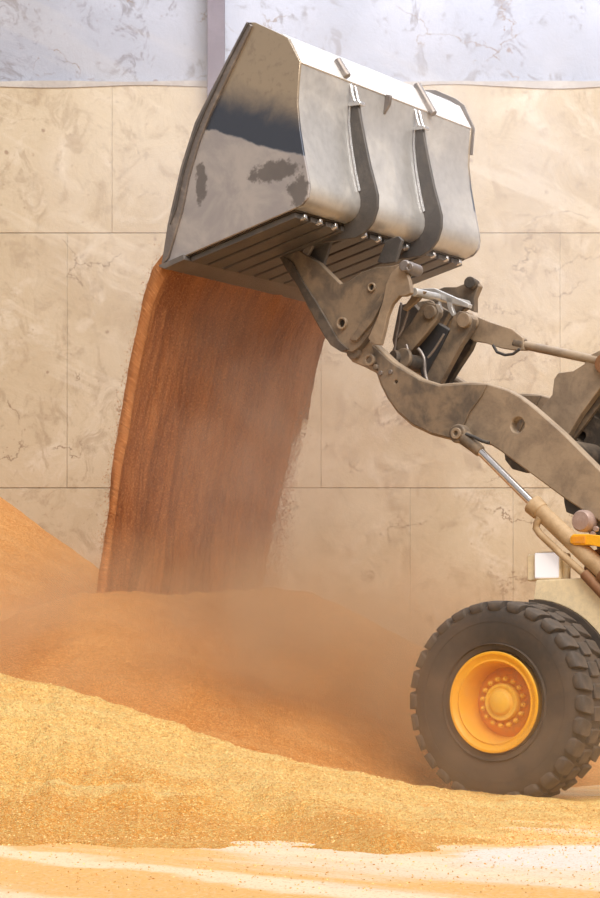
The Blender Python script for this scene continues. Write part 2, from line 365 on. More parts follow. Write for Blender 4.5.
# ---------------------------------------------------------------- grain heaps
def sm(t): t = max(0.0, min(1.0, t)); return t*t*(3-2*t)
def lerp(tab, x):
    if x <= tab[0][0]: return tab[0][1]
    for (a, b), (c, d) in zip(tab, tab[1:]):
        if x <= c: return b+(d-b)*(x-a)/(c-a)
    return tab[-1][1]
def fb(x, y, s, o=0): return noise.fractal(Vector((x*s, y*s, o)), 0.9, 2.1, 5)
CREST = [(-4.5, 1.55), (-3.0, 1.28), (-2.11, 1.02), (-1.41, .79), (-.70, .545), (0, .335), (.7, .185), (1.27, .085), (2.11, .03), (4, .02), (7, 0.0)]
TOE = [(-4.5, 12.2), (-2.1, 12.5), (-.7, 12.1), (.2, 11.9), (.9, 11.9), (1.3, 12.9), (2.2, 13.2), (7, 13.4)]
def h_front(x, y):
    hc = lerp(CREST, x); yt = lerp(TOE, x)+0.8*fb(x, 0, 0.9, 4)+0.3*fb(x, 0, 3.5, 6); yc = 15.5+0.15*fb(x, 0, .6, 2)
    if y < yc:
        t = (y-yt)/(yc-yt); f = 0.12*min(1, t*1.5)+0.88*max(0, min(1, t))**1.75 if t > 0 else t*0.6
    else: f = 1-((y-yc)/1.5)**1.5*1.0
    f2 = min(f, 1.0)
    z = hc*f2
    # a spur running from the crest down to the floor
    sx_ = -0.55+(15.3-y)*0.33; z += 0.09*math.exp(-((x-sx_)/0.22)**2)*sm((15.6-y)/0.8)*sm((y-yt)/0.5)*(1 if f > 0 else 0)
    z += max(0, min(1, f2*3))*(0.075*fb(x, y, 1.3, 1)+0.035*fb(x, y, 4, 3)+0.014*fb(x, y, 13, 5))*(0.35+hc*0.8)
    # wavy wheel ruts where the heap thins out in front of the loader
    z += 0.012*math.sin((y*9+x*2.0+1.5*fb(x, y, .8, 7)))*sm((0.4-hc*f2)/0.4)*(1 if f2 > 0 else 0)
    return z-0.004 if f2 > 0 else -0.02+min(0, f2)*0.2
hf = grid('grain_heap', -4.2, 4.4, 11.2, 17.2, 420, 300, h_front, M['grain_front'])
tag(hf, 'golden grain ridge in the foreground, sloping down from the left to the front wheel', 'grain', kind='stuff')
bm = bmesh.new()
for _ in range(17000):
    x = random.uniform(-2.6, 2.6); y = 15.6-(3.4*random.random() if _ % 6 else 6.0*random.random()**.8); z = h_front(x, y); z = max(z, 0)
    s_ = random.uniform(.003, .0065); ax = Vector((random.gauss(0, 1), random.gauss(0, 1), random.gauss(0, .3))).normalized(); q = ax.orthogonal().normalized(); r_ = ax.cross(q); p = Vector((x, y, z+s_*.5))
    vs = [bm.verts.new(p+v) for v in (ax*s_*1.5, q*s_*.8, (q*-.5+r_*.86)*s_*.8, (q*-.5-r_*.86)*s_*.8, -ax*s_*1.5)]
    for f in ((0, 1, 2), (0, 2, 3), (0, 3, 1), (4, 2, 1), (4, 3, 2), (4, 1, 3)): bm.faces.new([vs[i] for i in f])
me = bpy.data.meshes.new('loose_grain'); bm.to_mesh(me); bm.free()
k = NT('loose_kernels'); oi = k.sep(k.vor(k.coord(), 60, 'F1', 'Color'))[0]
k.pbr(k.mix(k.rng(oi, 0.25, 0.7), (0.68, 0.33, 0.08), (0.98, 0.72, 0.31)), 0.45); me.materials.append(k.m)
lg = bpy.data.objects.new('loose_grain', me); COL.objects.link(lg); tag(lg, 'loose kernels strewn over the foreground ridge and floor', 'grain', kind='stuff')
NA, NB = Vector((-1.75, 18.6)), Vector((-0.25, 20.6))
def h_rear(x, y):
    p = Vector((x, y)); d = NB-NA; t = max(0, min(1, (p-NA).dot(d)/d.length_squared)); q = NA+d*t
    top = 1.62+0.12*t; dist = (p-q).length
    z = top-0.60*math.sqrt(dist*dist+0.25)+0.30
    z = min(z, top+0.0-0.25*dist+0.02)
    z += 0.05*fb(x, y, 1.1, 11)+0.018*fb(x, y, 4, 12)+0.006*fb(x, y, 14, 13)
    return max(z, -0.06)
hr = grid('grain_heap', -4.6, 3.0, 14.9, 23.9, 300, 300, h_rear, M['grain_rear'])
tag(hr, 'dusty orange grain heap growing under the falling stream', 'grain', kind='stuff')
def h_left(x, y):
    d = math.hypot(max(0, x+4.2), (y-22.6)*0.8)
    z = 3.55-0.72*d+0.06*fb(x, y, .9, 21)+0.018*fb(x, y, 4, 22)
    return max(z, -0.06)
hl = grid('grain_heap', -7.5, 1.2, 17.5, 23.95, 200, 160, h_left, M['grain_rear'])
tag(hl, 'grain slope banked against the back wall at the left edge', 'grain', kind='stuff')

# ---------------------------------------------------------------- the wheel loader
root = bpy.data.objects.new('wheel_loader', None); COL.objects.link(root)
root.location = (X0, Y0, 0); root.rotation_euler = (0, 0, PI-AL); CEN[root.name] = Vector((0, 0, 0))
tag(root, 'yellow and grey wheel loader with its raised bucket tipped over the grain heap', 'wheel loader')

# --- bucket: the folded back-and-bottom shell, thickness 25 mm
def NP(pts, l=1.25): return [Vector((P(x, y, l)[0], P(x, y, l)[2])) for x, y in pts]
LF = -1.33
SH_PX = [(281, 33), (289, 39), (301.5, 64), (299.5, 84), (298.5, 104), (301, 130), (305, 155), (309.3, 176), (310.8, 184), (310.7, 191), (308.8, 197.5), (305.4, 202.8), (300.8, 206.6), (295, 209.2), (167, 264)]
SH = NP(SH_PX)
def offset(pts, d):
    out = []
    for i, p in enumerate(pts):
        a = (p-pts[i-1]) if i else (pts[1]-p); b = (pts[i+1]-p) if i < len(pts)-1 else (p-pts[i-1])
        n = (a.normalized()+b.normalized()).normalized(); out.append(p+Vector((-n.y, n.x))*d)
    return out
# outward is away from the middle of the bucket
mid = sum(SH, Vector((0, 0)))/len(SH)
sgn = 1 if (offset(SH, 0.1)[6]-mid).length > (SH[6]-mid).length else -1
bm = bmesh.new(); inn = offset(SH, -sgn*0.025)
prism(bm, [tuple(p) for p in SH]+[tuple(p) for p in inn[::-1]], LF, 1.25)
bucket = link('bucket', bm, M['shell'], root, 0.0, True); bucket.data.set_sharp_from_angle(angle=math.radians(21))
f0, f1 = SH[0], SH[2]; ff = offset([SH[1], SH[2]], sgn*0.014)
bm = bmesh.new(); prism(bm, [tuple(SH[1]), tuple(SH[2]), tuple(ff[1]), tuple(ff[0])], LF, 1.25); link('spill_guard', bm, M['spill'], bucket, 0.004)  # strip over the top facet that carries the painted highlight
bucket['label'] = 'tipped pale steel bucket'
# underside skin, its dark colour puts shade into the gaps between wear bars
bm = bmesh.new(); q = offset([SH[-2], SH[-1]], sgn*0.012)
prism(bm, [tuple(SH[-2]), tuple(SH[-1]), tuple(q[1]), tuple(q[0])], LF, 1.25)
link('bottom_plate', bm, M['dark'], bucket)
# side plates with a golden reflection painted into the top, a blue one into the bare band, caked dust below with two bare patches
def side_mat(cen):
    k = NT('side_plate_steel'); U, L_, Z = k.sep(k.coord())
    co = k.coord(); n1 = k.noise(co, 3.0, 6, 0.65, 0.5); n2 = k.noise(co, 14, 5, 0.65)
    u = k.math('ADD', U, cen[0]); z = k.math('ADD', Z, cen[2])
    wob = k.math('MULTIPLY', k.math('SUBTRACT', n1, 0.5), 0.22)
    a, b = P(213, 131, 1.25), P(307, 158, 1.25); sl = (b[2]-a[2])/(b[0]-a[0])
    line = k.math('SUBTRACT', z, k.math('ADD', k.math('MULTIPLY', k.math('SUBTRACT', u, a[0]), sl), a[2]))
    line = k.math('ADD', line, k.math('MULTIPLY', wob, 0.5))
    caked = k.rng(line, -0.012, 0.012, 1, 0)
    top_refl = k.rng(k.math('ADD', line, wob), 0.16, 0.50, 0, 1)
    c = k.mix(top_refl, (0.085, 0.10, 0.135), (0.47, 0.385, 0.29))
    c = k.mix(k.math('MULTIPLY', k.rng(n2, 0.5, 0.7), k.math('MULTIPLY', top_refl, 0.3)), c, (0.20, 0.15, 0.13))
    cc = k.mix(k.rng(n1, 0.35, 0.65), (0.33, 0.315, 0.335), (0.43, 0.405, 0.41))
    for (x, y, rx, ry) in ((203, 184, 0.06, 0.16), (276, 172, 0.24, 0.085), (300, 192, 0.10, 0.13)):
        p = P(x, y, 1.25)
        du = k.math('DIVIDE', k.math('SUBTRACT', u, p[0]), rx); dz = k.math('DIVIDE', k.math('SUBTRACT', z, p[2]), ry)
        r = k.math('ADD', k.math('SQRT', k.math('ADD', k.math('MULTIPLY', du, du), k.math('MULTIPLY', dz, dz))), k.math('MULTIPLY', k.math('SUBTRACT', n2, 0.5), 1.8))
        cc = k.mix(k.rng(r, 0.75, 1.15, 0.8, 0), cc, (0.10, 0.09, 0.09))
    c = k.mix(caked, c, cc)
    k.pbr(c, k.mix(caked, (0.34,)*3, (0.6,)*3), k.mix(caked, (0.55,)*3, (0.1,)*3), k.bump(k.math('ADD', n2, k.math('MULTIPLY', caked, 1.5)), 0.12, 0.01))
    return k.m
SIDE_PX = [(250, 23), (257, 23), (279, 33), (289, 38), (302, 63), (300, 84), (299, 104), (301.5, 130), (305.5, 155), (309.5, 176), (311, 188), (309.5, 198), (303, 206), (295, 209.5), (165, 265.5), (170, 224), (183, 167), (197, 123), (213, 90), (230, 57)]
sp = NP(SIDE_PX)
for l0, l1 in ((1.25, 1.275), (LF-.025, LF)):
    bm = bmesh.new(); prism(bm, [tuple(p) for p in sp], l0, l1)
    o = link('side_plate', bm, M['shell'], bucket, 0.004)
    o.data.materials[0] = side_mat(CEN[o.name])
# side cutter: raised rim along the mouth of each side plate
CUT_OUT = [(248, 22), (230, 56), (213, 89), (196, 123), (182, 167), (169, 224), (162.5, 266)]
CUT_IN = [(169.5, 258), (183.5, 210), (190, 177), (200, 143), (212, 113), (222, 92), (237, 60), (253, 26)]
for l0, l1 in ((1.255, 1.30), (LF-.05, LF-.005)):
    bm = bmesh.new(); prism(bm, [tuple(p) for p in NP(CUT_OUT+CUT_IN, 1.28)], l0, l1)
    link('side_cutter', bm, M['edge'], bucket, 0.006)
    bm = bmesh.new(); prism(bm, [tuple(p) for p in NP([(x+3.2, y+1) for x, y in CUT_OUT[:-1]]+[(x-5.0, y-1) for x, y in CUT_IN[1:]], 1.28)], min(l0, l1)-(0.012 if l0 < 0 else 0), max(l0, l1)+(0.012 if l0 > 0 else 0))
    link('cutter_bead', bm, M['under'], bucket, 0.004)
# rear flange of the far side plate, standing proud of the shell
bm = bmesh.new(); prism(bm, [tuple(p) for p in NP([(252, 20), (263, 20), (284, 29), (293, 36), (304, 62), (301.5, 92), (298.5, 92), (299, 66), (286, 42), (250, 28)])], LF-.04, LF-.025)
link('side_flange', bm, M['edge'], bucket, 0.003)
# cutting edge
d = (SH[-1]-SH[-2]).normalized(); nrm = Vector((-d.y, d.x))*sgn
def B(t, h): p = SH[-1]-d*t+nrm*h; return (p.x, p.y)
bm = bmesh.new(); prism(bm, [B(-0.05, 0.0), B(0.22, -0.0), B(0.22, 0.045), B(0.0, 0.05), B(-0.05, 0.015)], LF-.05, 1.30)
link('cutting_edge', bm, M['lip'], bucket, 0.005)
LB = (SH[-1]-SH[-2]).length
for i in range(12):
    lc = 1.25-0.107-i*0.215
    bm = bmesh.new(); prism(bm, [B(0.235, 0.012), B(LB-0.02, 0.012), B(LB-0.02, 0.06), B(0.235, 0.06)], lc-0.088, lc+0.088)
    link('wear_bar', bm, M['under'], bucket, 0.006)
    bm = bmesh.new(); prism(bm, [B(LB-0.03, 0.05), B(LB+0.02, 0.03), B(LB+0.02, 0.065), B(LB-0.03, 0.07)], lc-0.018, lc+0.018)
    link('wear_bar_end', bm, M['bright'], bucket, 0.004)
# two ribs that wrap down the back and under the bottom
def rib_pts(w0, w1):
    core = [p for p in SH[3:-1]]
    core[0] = SH[3].lerp(SH[4], 0.15)
    run = SH[-2].lerp(SH[-1], 0.24); inner = offset(core+[run], -sgn*0.01)
    W = [0.09, 0.12, 0.14, 0.15, 0.16, 0.165, 0.165, 0.165, 0.16, 0.15, 0.13, 0.06]
    W_ = [0.09, 0.125, 0.14, 0.155, 0.165, 0.17, 0.165, 0.15, 0.13, 0.07]
    outer = [Vector(p) for p in offset(core+[run], sgn*0.1)]
    out2 = []
    for c_, o_, ww in zip(core+[run], outer, W): out2.append(c_+(o_-c_).normalized()*ww)
    return [tuple(p) for p in inner]+[tuple(p) for p in out2[::-1]]
RP = rib_pts(0, 0)
for lc in (0.55, -0.43):
    bm = bmesh.new(); prism(bm, RP, lc-0.035, lc)
    rb = link('rib', bm, M['under'], bucket, 0.006)
    # bright cap plate and hook at its top
    t0, t1 = Vector(RP[0]), Vector(RP[-1])
    upv = Vector((0, 1))
    bm = bmesh.new()
    prism(bm, [tuple(t0+upv*-0.01), tuple(t1+Vector((-0.03, -0.01))), tuple(t1+Vector((-0.03, 0.02))), tuple(t0+upv*0.02)], lc-0.06, lc+0.02)
    link('rib_cap', bm, M['bright'], bucket, 0.004)
    for dl in (0.012, -0.055):
        ps = [Vector((t0.x+0.0, lc+dl, t0.y+0.19)), Vector((t0.x-0.035, lc+dl, t0.y+0.15)), Vector((t0.x-0.05, lc+dl, t0.y+0.08)), Vector((t0.x-0.07, lc+dl, t0.y+0.02))]
        bm = bmesh.new(); pathtube(bm, ps, 0.014); link('hook', bm, M['bright'], bucket, 0, True)
    # pale bead where rib meets the shell
    bm = bmesh.new(); pathtube(bm, [Vector((p.x, lc+0.006, p.y)) for p in offset(SH[3:8], sgn*0.012)], 0.009, 8); link('weld_bead', bm, M['bright'], bucket, 0, True)
# short pipes and lug on the white spill edge
fa, fb_ = SH[1], SH[2]; fn = (offset([fa, fb_], sgn)[0]-fa).normalized()
for lc, ta, tb in ((0.66, 0.25, 0.95), (-0.62, -0.15, 1.15)):
    a = fa.lerp(fb_, ta)+fn*0.03; b = fa.lerp(fb_, tb)+fn*0.035
    bm = bmesh.new(); tube(bm, (a.x, lc, a.y), (b.x, lc-0.02, b.y), 0.034); link('lifting_pipe', bm, M['edge'], bucket, 0.008)
c = P(386, 106, 0.12); sg = SH[2].lerp(SH[3], 0.3)
bm = bmesh.new(); prism(bm, [(sg.x+0.01, sg.y+0.07), (sg.x-0.06, sg.y+0.05), (sg.x-0.05, sg.y-0.03), (sg.x+0.01, sg.y-0.10)], 0.02, 0.05); link('lug', bm, M['edge'], bucket, 0.004)

# --- quick hitch frame between arms and bucket
HITCH = [(276, 250), (283, 244), (293, 247), (318, 262), (340, 284), (347, 282), (362, 272), (377, 267), (392, 266), (404, 262), (408, 270), (403, 282), (392, 292), (384, 305), (377, 322), (366, 338), (360, 346), (352, 352), (343, 351), (333, 346), (325, 338), (318, 326), (307, 306), (298, 288), (286, 270)]
hitch = plate('quick_hitch', HITCH, 0.46, 0.54, M['arm'], root, [(371, 287, 3.0), (341, 323, 4.2)])
hitch['label'] = 'dusty quick hitch frame'
def ringpx(name, x, y, r_out, r_in, l0, l1, m, parent, lref=None, bevel=0.004):
    c = P(x, y, l1 if lref is None else lref)
    bm = bmesh.new()
    if r_in > 0: lathe(bm, [(l0, r_in/125), (l1, r_in/125), (l1, r_out/125), (l0, r_out/125)], c[0], c[2], 32)
    else: tube(bm, (c[0], l0, c[2]), (c[0], l1, c[2]), r_out/125, seg=32)
    return link(name, bm, m, parent, bevel)
ringpx('pin_ring', 371, 287, 4.6, 3.0, 0.53, 0.56, M['arm_light'], hitch)
ringpx('pin_ring', 341, 323, 6.2, 4.2, 0.53, 0.57, M['arm_light'], hitch)
ringpx('pin_ring', 341, 323, 4.2, 0, 0.47, 0.50, M['dark'], hitch, 0.54)
# dark foot of the hitch frame under the bucket, and its patch of worn rusty paint
plate('hitch_foot', [(276, 251), (285, 268), (298, 287), (309, 308), (322, 332), (330, 345), (341, 352), (348, 349), (338, 340), (328, 322), (315, 300), (303, 282), (292, 262)], 0.43, 0.56, M['dark'], hitch, lref=0.56)
plate('bucket_lug', [(315, 262), (306, 258), (323, 224), (334, 221), (331, 240), (322, 268)], 0.40, 0.44, M['under'], hitch)
plate('bucket_lug', [(305, 262), (300, 258), (313, 228), (322, 226)], 0.50, 0.53, M['edge'], hitch)
plate('bucket_lug', [(384, 264), (377, 262), (386, 240), (398, 236), (402, 240), (395, 262)], -0.02, 0.02, M['under'], hitch)
# front tongue with the tilt pin
plate('hitch_tongue', [(398, 266), (404, 268), (409, 280), (411, 293), (405, 296), (399, 296), (392, 304), (387, 316), (384, 330), (380, 345), (372, 344), (368, 338), (377, 318), (383, 300), (386, 284), (391, 273)], 0.55, 0.60, M['arm_light'], hitch)
bm = bmesh.new(); c = P(407, 267, 0.60); tube(bm, c+Vector((0.02, -0.2, 0.0)), c+Vector((-0.01, 0.06, 0)), 0.048); link('tilt_pin', bm, M['edge'], hitch, 0.01)
ringpx('pin_cap', 409, 267, 4.2, 2.4, 0.655, 0.672, M['edge'], hitch)
plate('hitch_gusset', [(349, 340), (356, 341), (372, 322), (386, 296), (383, 292), (366, 316)], 0.54, 0.575, M['arm'], hitch)
# far half of the hitch frame
FAR = [(432, 292), (444, 287), (456, 287), (466, 283), (474, 279), (479, 286), (474, 298), (474, 312), (466, 308), (452, 318), (440, 340), (425, 372), (410, 372), (424, 330)]
plate('hitch_cheek', FAR, -0.5, -0.43, M['arm'], hitch, lref=-0.43)
bm = bmesh.new(); c = P(473, 284, -0.43); tube(bm, c+Vector((0.02, -0.06, 0)), c+Vector((-0.02, 0.09, 0)), 0.05); link('tilt_pin', bm, M['dark'], hitch, 0.008)
# pale ribbed bar across the top, with hanging fingers
a = P(414, 292, 0.42); b = P(468, 304, -0.42)
bm = bmesh.new(); tube(bm, a, b, 0.035, 0.03); link('cross_bar', bm, M['shell'], hitch, 0.005)
plate('cross_plate', [(414, 289), (434, 288), (452, 296), (469, 304), (468, 308), (450, 303), (436, 298), (422, 294)], 0.0, 0.06, M['shell'], hitch)
for x, y in ((436, 298), (449, 302)):
    plate('finger', [(x-3, y-5), (x+3, y-3), (x+3, y+5), (x+5, y+12), (x+3, y+14), (x-1, y+7)], 0.02, 0.06, M['shell'], hitch, smooth_n=3)
plate('finger', [(413, 290), (425, 291), (418, 300), (405, 311), (402, 309), (410, 298)], 0.30, 0.34, M['arm_light'], hitch)

# --- lift arms (pair)
ARM = [(366, 338), (376, 345), (393, 361), (420, 378), (439, 384), (455, 382.5), (470, 382), (485, 383), (496, 386), (508, 390), (519, 396), (531, 405), (545, 417), (562, 432), (600, 470), (650, 520), (690, 556),
       (700, 590), (660, 575), (600, 522), (562, 497), (531, 474), (500, 451), (485, 441.5), (472, 439), (462, 441), (450, 440), (431, 435), (412, 426), (397, 413), (387, 399), (380, 385), (376, 373), (364, 367), (352, 362), (346, 355), (348, 345), (356, 339)]
arms = []
for l0, l1 in ((0.36, 0.46), (-0.50, -0.40)):
    u_z = [(P(x, y, 0.46)[0], P(x, y, 0.46)[2]) for x, y in ARM]
    h1 = P(517.5, 425, 0.46); h2 = P(397, 382, 0.46)
    bm = bmesh.new(); prism(bm, u_z, l0, l1, [(h1[0], h1[2], 0.058), (h2[0], h2[2], 0.016)])
    arms.append(link('lift_arm', bm, M['arm_light'], root, 0.012))
arms[0]['label'] = 'near lift arm'; arms[1]['label'] = 'far lift arm'
for i, l1 in ((0, 0.46), (1, -0.40)):
    dl = l1-0.46
    # doubler plate on the front fork
    u_z = [(P(x, y, 0.47)[0], P(x, y, 0.47)[2]) for x, y in [(372, 345), (392, 363), (420, 380), (439, 386), (470, 384), (487, 384.5), (482, 396), (470, 412), (463, 428), (452, 438.5), (431, 433), (413, 424), (398, 411), (388, 397), (381, 382)]]
    bm = bmesh.new(); prism(bm, u_z, l1, l1+0.018, [(h2[0], h2[2], 0.016)]); link('fork_plate', bm, M['arm'], arms[i], 0.006)
    for (x, y, r) in ((353, 352, 7.5), (370, 360, 5.5), (375, 367, 3)):
        c = P(x, y, 0.5); bm = bmesh.new(); tube(bm, (c[0], l1-0.1, c[2]), (c[0], l1+0.045, c[2]), r/125, seg=28); link('pivot_boss', bm, M['arm'], arms[i], 0.01)
    c = P(370, 360, 0.5); bm = bmesh.new(); lathe(bm, [(l1+.04, .028), (l1+.062, .028), (l1+.062, .048), (l1+.04, .048)], c[0], c[2], 28); link('pin_ring', bm, M['arm_light'], arms[i], 0.003)
    for x, y in ((381, 373), (391, 372)):
        c = P(x, y, 0.48); bm = bmesh.new(); tube(bm, (c[0], l1+0.01, c[2]), (c[0], l1+0.035, c[2]), 0.02, seg=6); link('bolt', bm, M['edge'], arms[i], 0.003)
def xm(name, x, y, r, m, l0=-0.42, l1=0.38, parent=root):
    c = P(x, y, 0.46); bm = bmesh.new(); tube(bm, (c[0], l0, c[2]), (c[0], l1, c[2]), r, seg=32); return link(name, bm, m, parent, 0.006)
xm('cross_tube', 408, 392, 0.085, M['dark'])
xm('cross_tube', 556, 452, 0.11, M['dark'])

plate('cylinder_lug', [(503, 444), (505, 460), (512, 469), (526, 473), (537, 468), (545, 470), (545, 440)], -0.48, -0.42, M['dark'], arms[1], lref=-0.42)
# --- tilt linkage between the arms: paired levers, dark hydraulic body, tie rod and bell crank
link1 = plate('tilt_lever', [(421, 306), (427, 302), (436, 304), (439, 312), (436, 321), (424, 336), (412, 350), (403, 356), (392, 350), (397, 338), (410, 324)], 0.16, 0.22, M['arm'], root)
ringpx('pivot_boss', 429, 312, 7, 0, 0.12, 0.25, M['arm'], link1)
link2 = plate('tilt_lever', [(453, 316), (459, 311), (468, 312), (473, 319), (471, 329), (460, 346), (449, 366), (440, 384), (424, 386), (428, 372), (440, 350), (449, 332)], 0.10, 0.17, M['arm'], root)
ringpx('pivot_boss', 463, 320, 7.5, 0, 0.06, 0.21, M['arm_light'], link2)
link3 = plate('tilt_lever', [(464, 318), (476, 318), (479, 328), (470, 350), (458, 368), (448, 384), (438, 384), (446, 364), (458, 340)], -0.14, -0.08, M['dark'], root)
hb = plate('hydraulic_body', [(418, 342), (436, 322), (449, 330), (440, 350), (428, 372), (424, 384), (420, 372), (425, 358), (418, 350)], -0.02, 0.08, M['hose'], root)
hb2 = plate('hydraulic_frame', [(399, 305), (412, 303), (430, 322), (418, 345), (406, 352), (412, 372), (396, 356), (392, 340)], -0.20, -0.12, M['dark'], root)
plate('linkage_web', [(388, 300), (414, 296), (434, 308), (414, 348), (398, 362), (382, 345)], -0.30, -0.24, M['arm'], root, lref=-0.0)
for pts_, r in (([(401, 303), (399, 322), (396, 340), (394, 354)], .010), ([(418, 350), (424, 358), (425, 372), (428, 384)], .014), ([(408, 311), (402, 330), (398, 336)], .012), ([(444, 334), (434, 350), (428, 357)], .010), ([(406, 345), (409, 356), (408, 366)], .012)):
    bm = bmesh.new(); pathtube(bm, [P(x, y, 0.24) for x, y in catmull(pts_, 4)[:-4]], r); link('hose', bm, M['edge'], hb, 0, True)
bm = bmesh.new(); tube(bm, P(392, 358, 0.3), P(424, 366, 0.0), 0.07); cr2 = link('cross_cylinder', bm, M['dark'], root, 0.01)
bm = bmesh.new(); tube(bm, P(402, 358, 0.29), P(405, 359, 0.25), 0.085); link('collar', bm, M['arm'], cr2, 0.01)
tie = plate('tie_rod', [(460, 312), (473, 315), (490, 322), (512, 329), (523, 338), (524, 350), (512, 350), (500, 348), (485, 343), (473, 341), (462, 332)], -0.02, 0.05, M['arm_light'], root)
a, b = P(519, 344, 0.01), P(600, 361, 0.01); bm = bmesh.new(); tube(bm, a, b, 0.036); link('rod', bm, M['arm_light'], tie, 0.005)
bm = bmesh.new(); tube(bm, P(515, 343, .01), P(525, 345.2, 0.01), 0.048); link('collar', bm, M['arm'], tie, 0.008)
bm = bmesh.new(); pathtube(bm, [P(x, y, 0.08) for x, y in ((493, 345), (497, 352), (505, 355), (513, 354), (520, 349))], 0.012); link('hose', bm, M['hose'], tie, 0, True)
bell = plate('bell_crank', [(608, 346), (596, 352), (588, 356), (584, 364), (573, 371), (558, 373), (554, 379), (552, 395), (541, 408), (540, 430), (560, 450), (567, 437), (580, 415), (600, 388), (625, 370), (625, 350)], -0.05, 0.03, M['arm_light'], root)
ringpx('pivot_boss', 606, 364, 10, 4, -0.09, 0.07, M['brown'], bell, 0.03)
tower = plate('front_frame_tower', [(566, 440), (600, 386), (640, 362), (680, 380), (690, 590), (630, 600), (600, 560), (575, 470)], -0.30, -0.12, M['dark'], root, [(581, 436, 5), (599, 413, 5.5)], lref=-0.12)
plate('frame_brace', [(566, 438), (572, 442), (606, 396), (606, 384), (600, 386)], -0.12, -0.08, M['arm'], tower)

# --- lift cylinders (pair)
for dl in (0.0, -0.98):
    def Q(x, y, l=0.56): v = P(x, y, l); return Vector((v[0], v[1]+dl, v[2]))
    bm = bmesh.new(); tube(bm, Q(537, 508), Q(604, 572), 0.066, 0.068, 28)
    cy = link('lift_cylinder', bm, M['barrel'], root, 0.01)
    cy['label'] = 'near lift cylinder' if dl == 0 else 'far lift cylinder'
    bm = bmesh.new(); tube(bm, Q(604, 572), Q(690, 655), 0.085, 0.085, 28); link('barrel', bm, M['brown'], cy, 0.01)
    bm = bmesh.new(); tube(bm, Q(475, 446), Q(540, 511), 0.033, None, 24); link('rod', bm, M['chrome'], cy, 0, True)
    bm = bmesh.new(); tube(bm, Q(532, 503.5), Q(541, 512), 0.082, 0.074, 28); link('gland', bm, M['barrel'], cy, 0.012)
    c = Q(460, 434); bm = bmesh.new(); tube(bm, (c[0], c[1]-0.05, c[2]), (c[0], c[1]+0.05, c[2]), 0.075, seg=28)
    link('rod_eye', bm, M['arm'], cy, 0.012)
    bm = bmesh.new(); lathe(bm, [(c[1]+.045, .02), (c[1]+.07, .02), (c[1]+.07, .045), (c[1]+.045, .045)], c[0], c[2], 24); link('pin_ring', bm, M['arm_light'], cy, 0.004)
    bm = bmesh.new(); tube(bm, Q(464, 437), Q(481, 452), 0.062, 0.045, 20); link('rod_end', bm, M['arm'], cy, 0.012)
    bm = bmesh.new(); pathtube(bm, [Q(540, 518, .60), Q(537, 523, .60), Q(536, 528, .60), Q(540, 534, .60), Q(560, 553, .60), Q(584, 574, .60)], 0.029); link('oil_pipe', bm, M['barrel'], cy, 0, True)
    bm = bmesh.new(); tube(bm, Q(584, 573, .60), Q(620, 612, .60), 0.042); link('pipe_fitting', bm, M['brown'], cy, 0.01)
    if dl == 0:
        bm = bmesh.new(); pathtube(bm, [Q(466, 434, .6), Q(474, 437, .6), Q(482, 441, .6), Q(489, 443, .6)], 0.014); link('grease_hose', bm, M['hose'], cy, 0, True)

# --- front body: frame side, mudguard, lamp, step
body = plate('front_frame', [(588, 552), (600, 548), (680, 560), (700, 690), (610, 700), (590, 600), (582, 575)], 0.05, 0.44, M['brown'], root, lref=0.44)
body['label'] = 'brown front frame'
WU, WZ, WR = 0.035, 0.735, 0.765
mg_out = [(536, 580), (560, 579), (583, 578), (600, 588), (640, 610), (720, 620), (760, 760)]
o_uz = [(P(x, y, 0.56)[0], P(x, y, 0.56)[2]) for x, y in mg_out]
arc = [(WU+0.785*math.cos(a), WZ+0.785*math.sin(a)) for a in [math.radians(v) for v in range(200, 86, -6)]]
bm = bmesh.new(); prism(bm, o_uz+arc, 0.52, 0.56); mud = link('mudguard', bm, M['cream'], root, 0.008)
mud['label'] = 'cream mudguard panel behind the front wheel'
bm = bmesh.new()
ps = [(WU+0.785*math.cos(a), WZ+0.785*math.sin(a)) for a in [math.radians(v) for v in range(190, 85, -5)]]
ps += [(WU+0.69*math.cos(a), WZ+0.69*math.sin(a)) for a in [math.radians(v) for v in range(90, 195, 5)]]
prism(bm, ps, 0.5, 0.585); link('rubber_lip', bm, M['rubber'], mud)
c = P(545.5, 565, 0.56); hs = 0.105
bm = bmesh.new(); box(bm, (c[0]-.12, .44, c[2]-.115), (c[0]+.12, .53, c[2]+.105)); box(bm, (c[0]-.17, .46, c[2]-.12), (c[0]+.20, .50, c[2]+.09)); lamp = link('side_lamp', bm, M['cream'], root, 0.015)
lamp['label'] = 'square side lamp, lit white'
bm = bmesh.new(); box(bm, (c[0]-hs, .53, c[2]-.10), (c[0]+hs, .548, c[2]+.095)); link('lens', bm, M['lens'], lamp, 0.01)
st = plate('yellow_cover', [(570, 537), (573, 534), (588, 534), (612, 537), (612, 552), (600, 547), (590, 545), (574, 545), (570, 543)], 0.48, 0.64, M['yellow'], root)
plate('reflector', [(571, 537), (585, 536), (585, 543), (572, 543)], 0.64, 0.648, M['yellow_in'], st, bevel=0.002)
c1 = P(583, 521, 0.5); bm = bmesh.new(); lathe(bm, [(0.40, 0.0001), (0.40, .07), (0.415, .085), (0.52, .085), (0.545, .07), (0.55, .0001)], c1[0], c1[2], 28, False); kn = link('pin_housing', bm, M['pink'], root, 0, True)
plate('housing_bracket', [(563, 490), (578, 490), (604, 510), (604, 540), (590, 535), (576, 516), (566, 512), (564, 503)], 0.30, 0.42, M['dark'], kn)
for x, y in ((597, 529), (594, 534)):
    c = P(x, y, 0.6); bm = bmesh.new(); tube(bm, c, c+Vector((0, .03, 0)), 0.022, seg=6); link('bolt', bm, M['pink'], kn, 0.003)

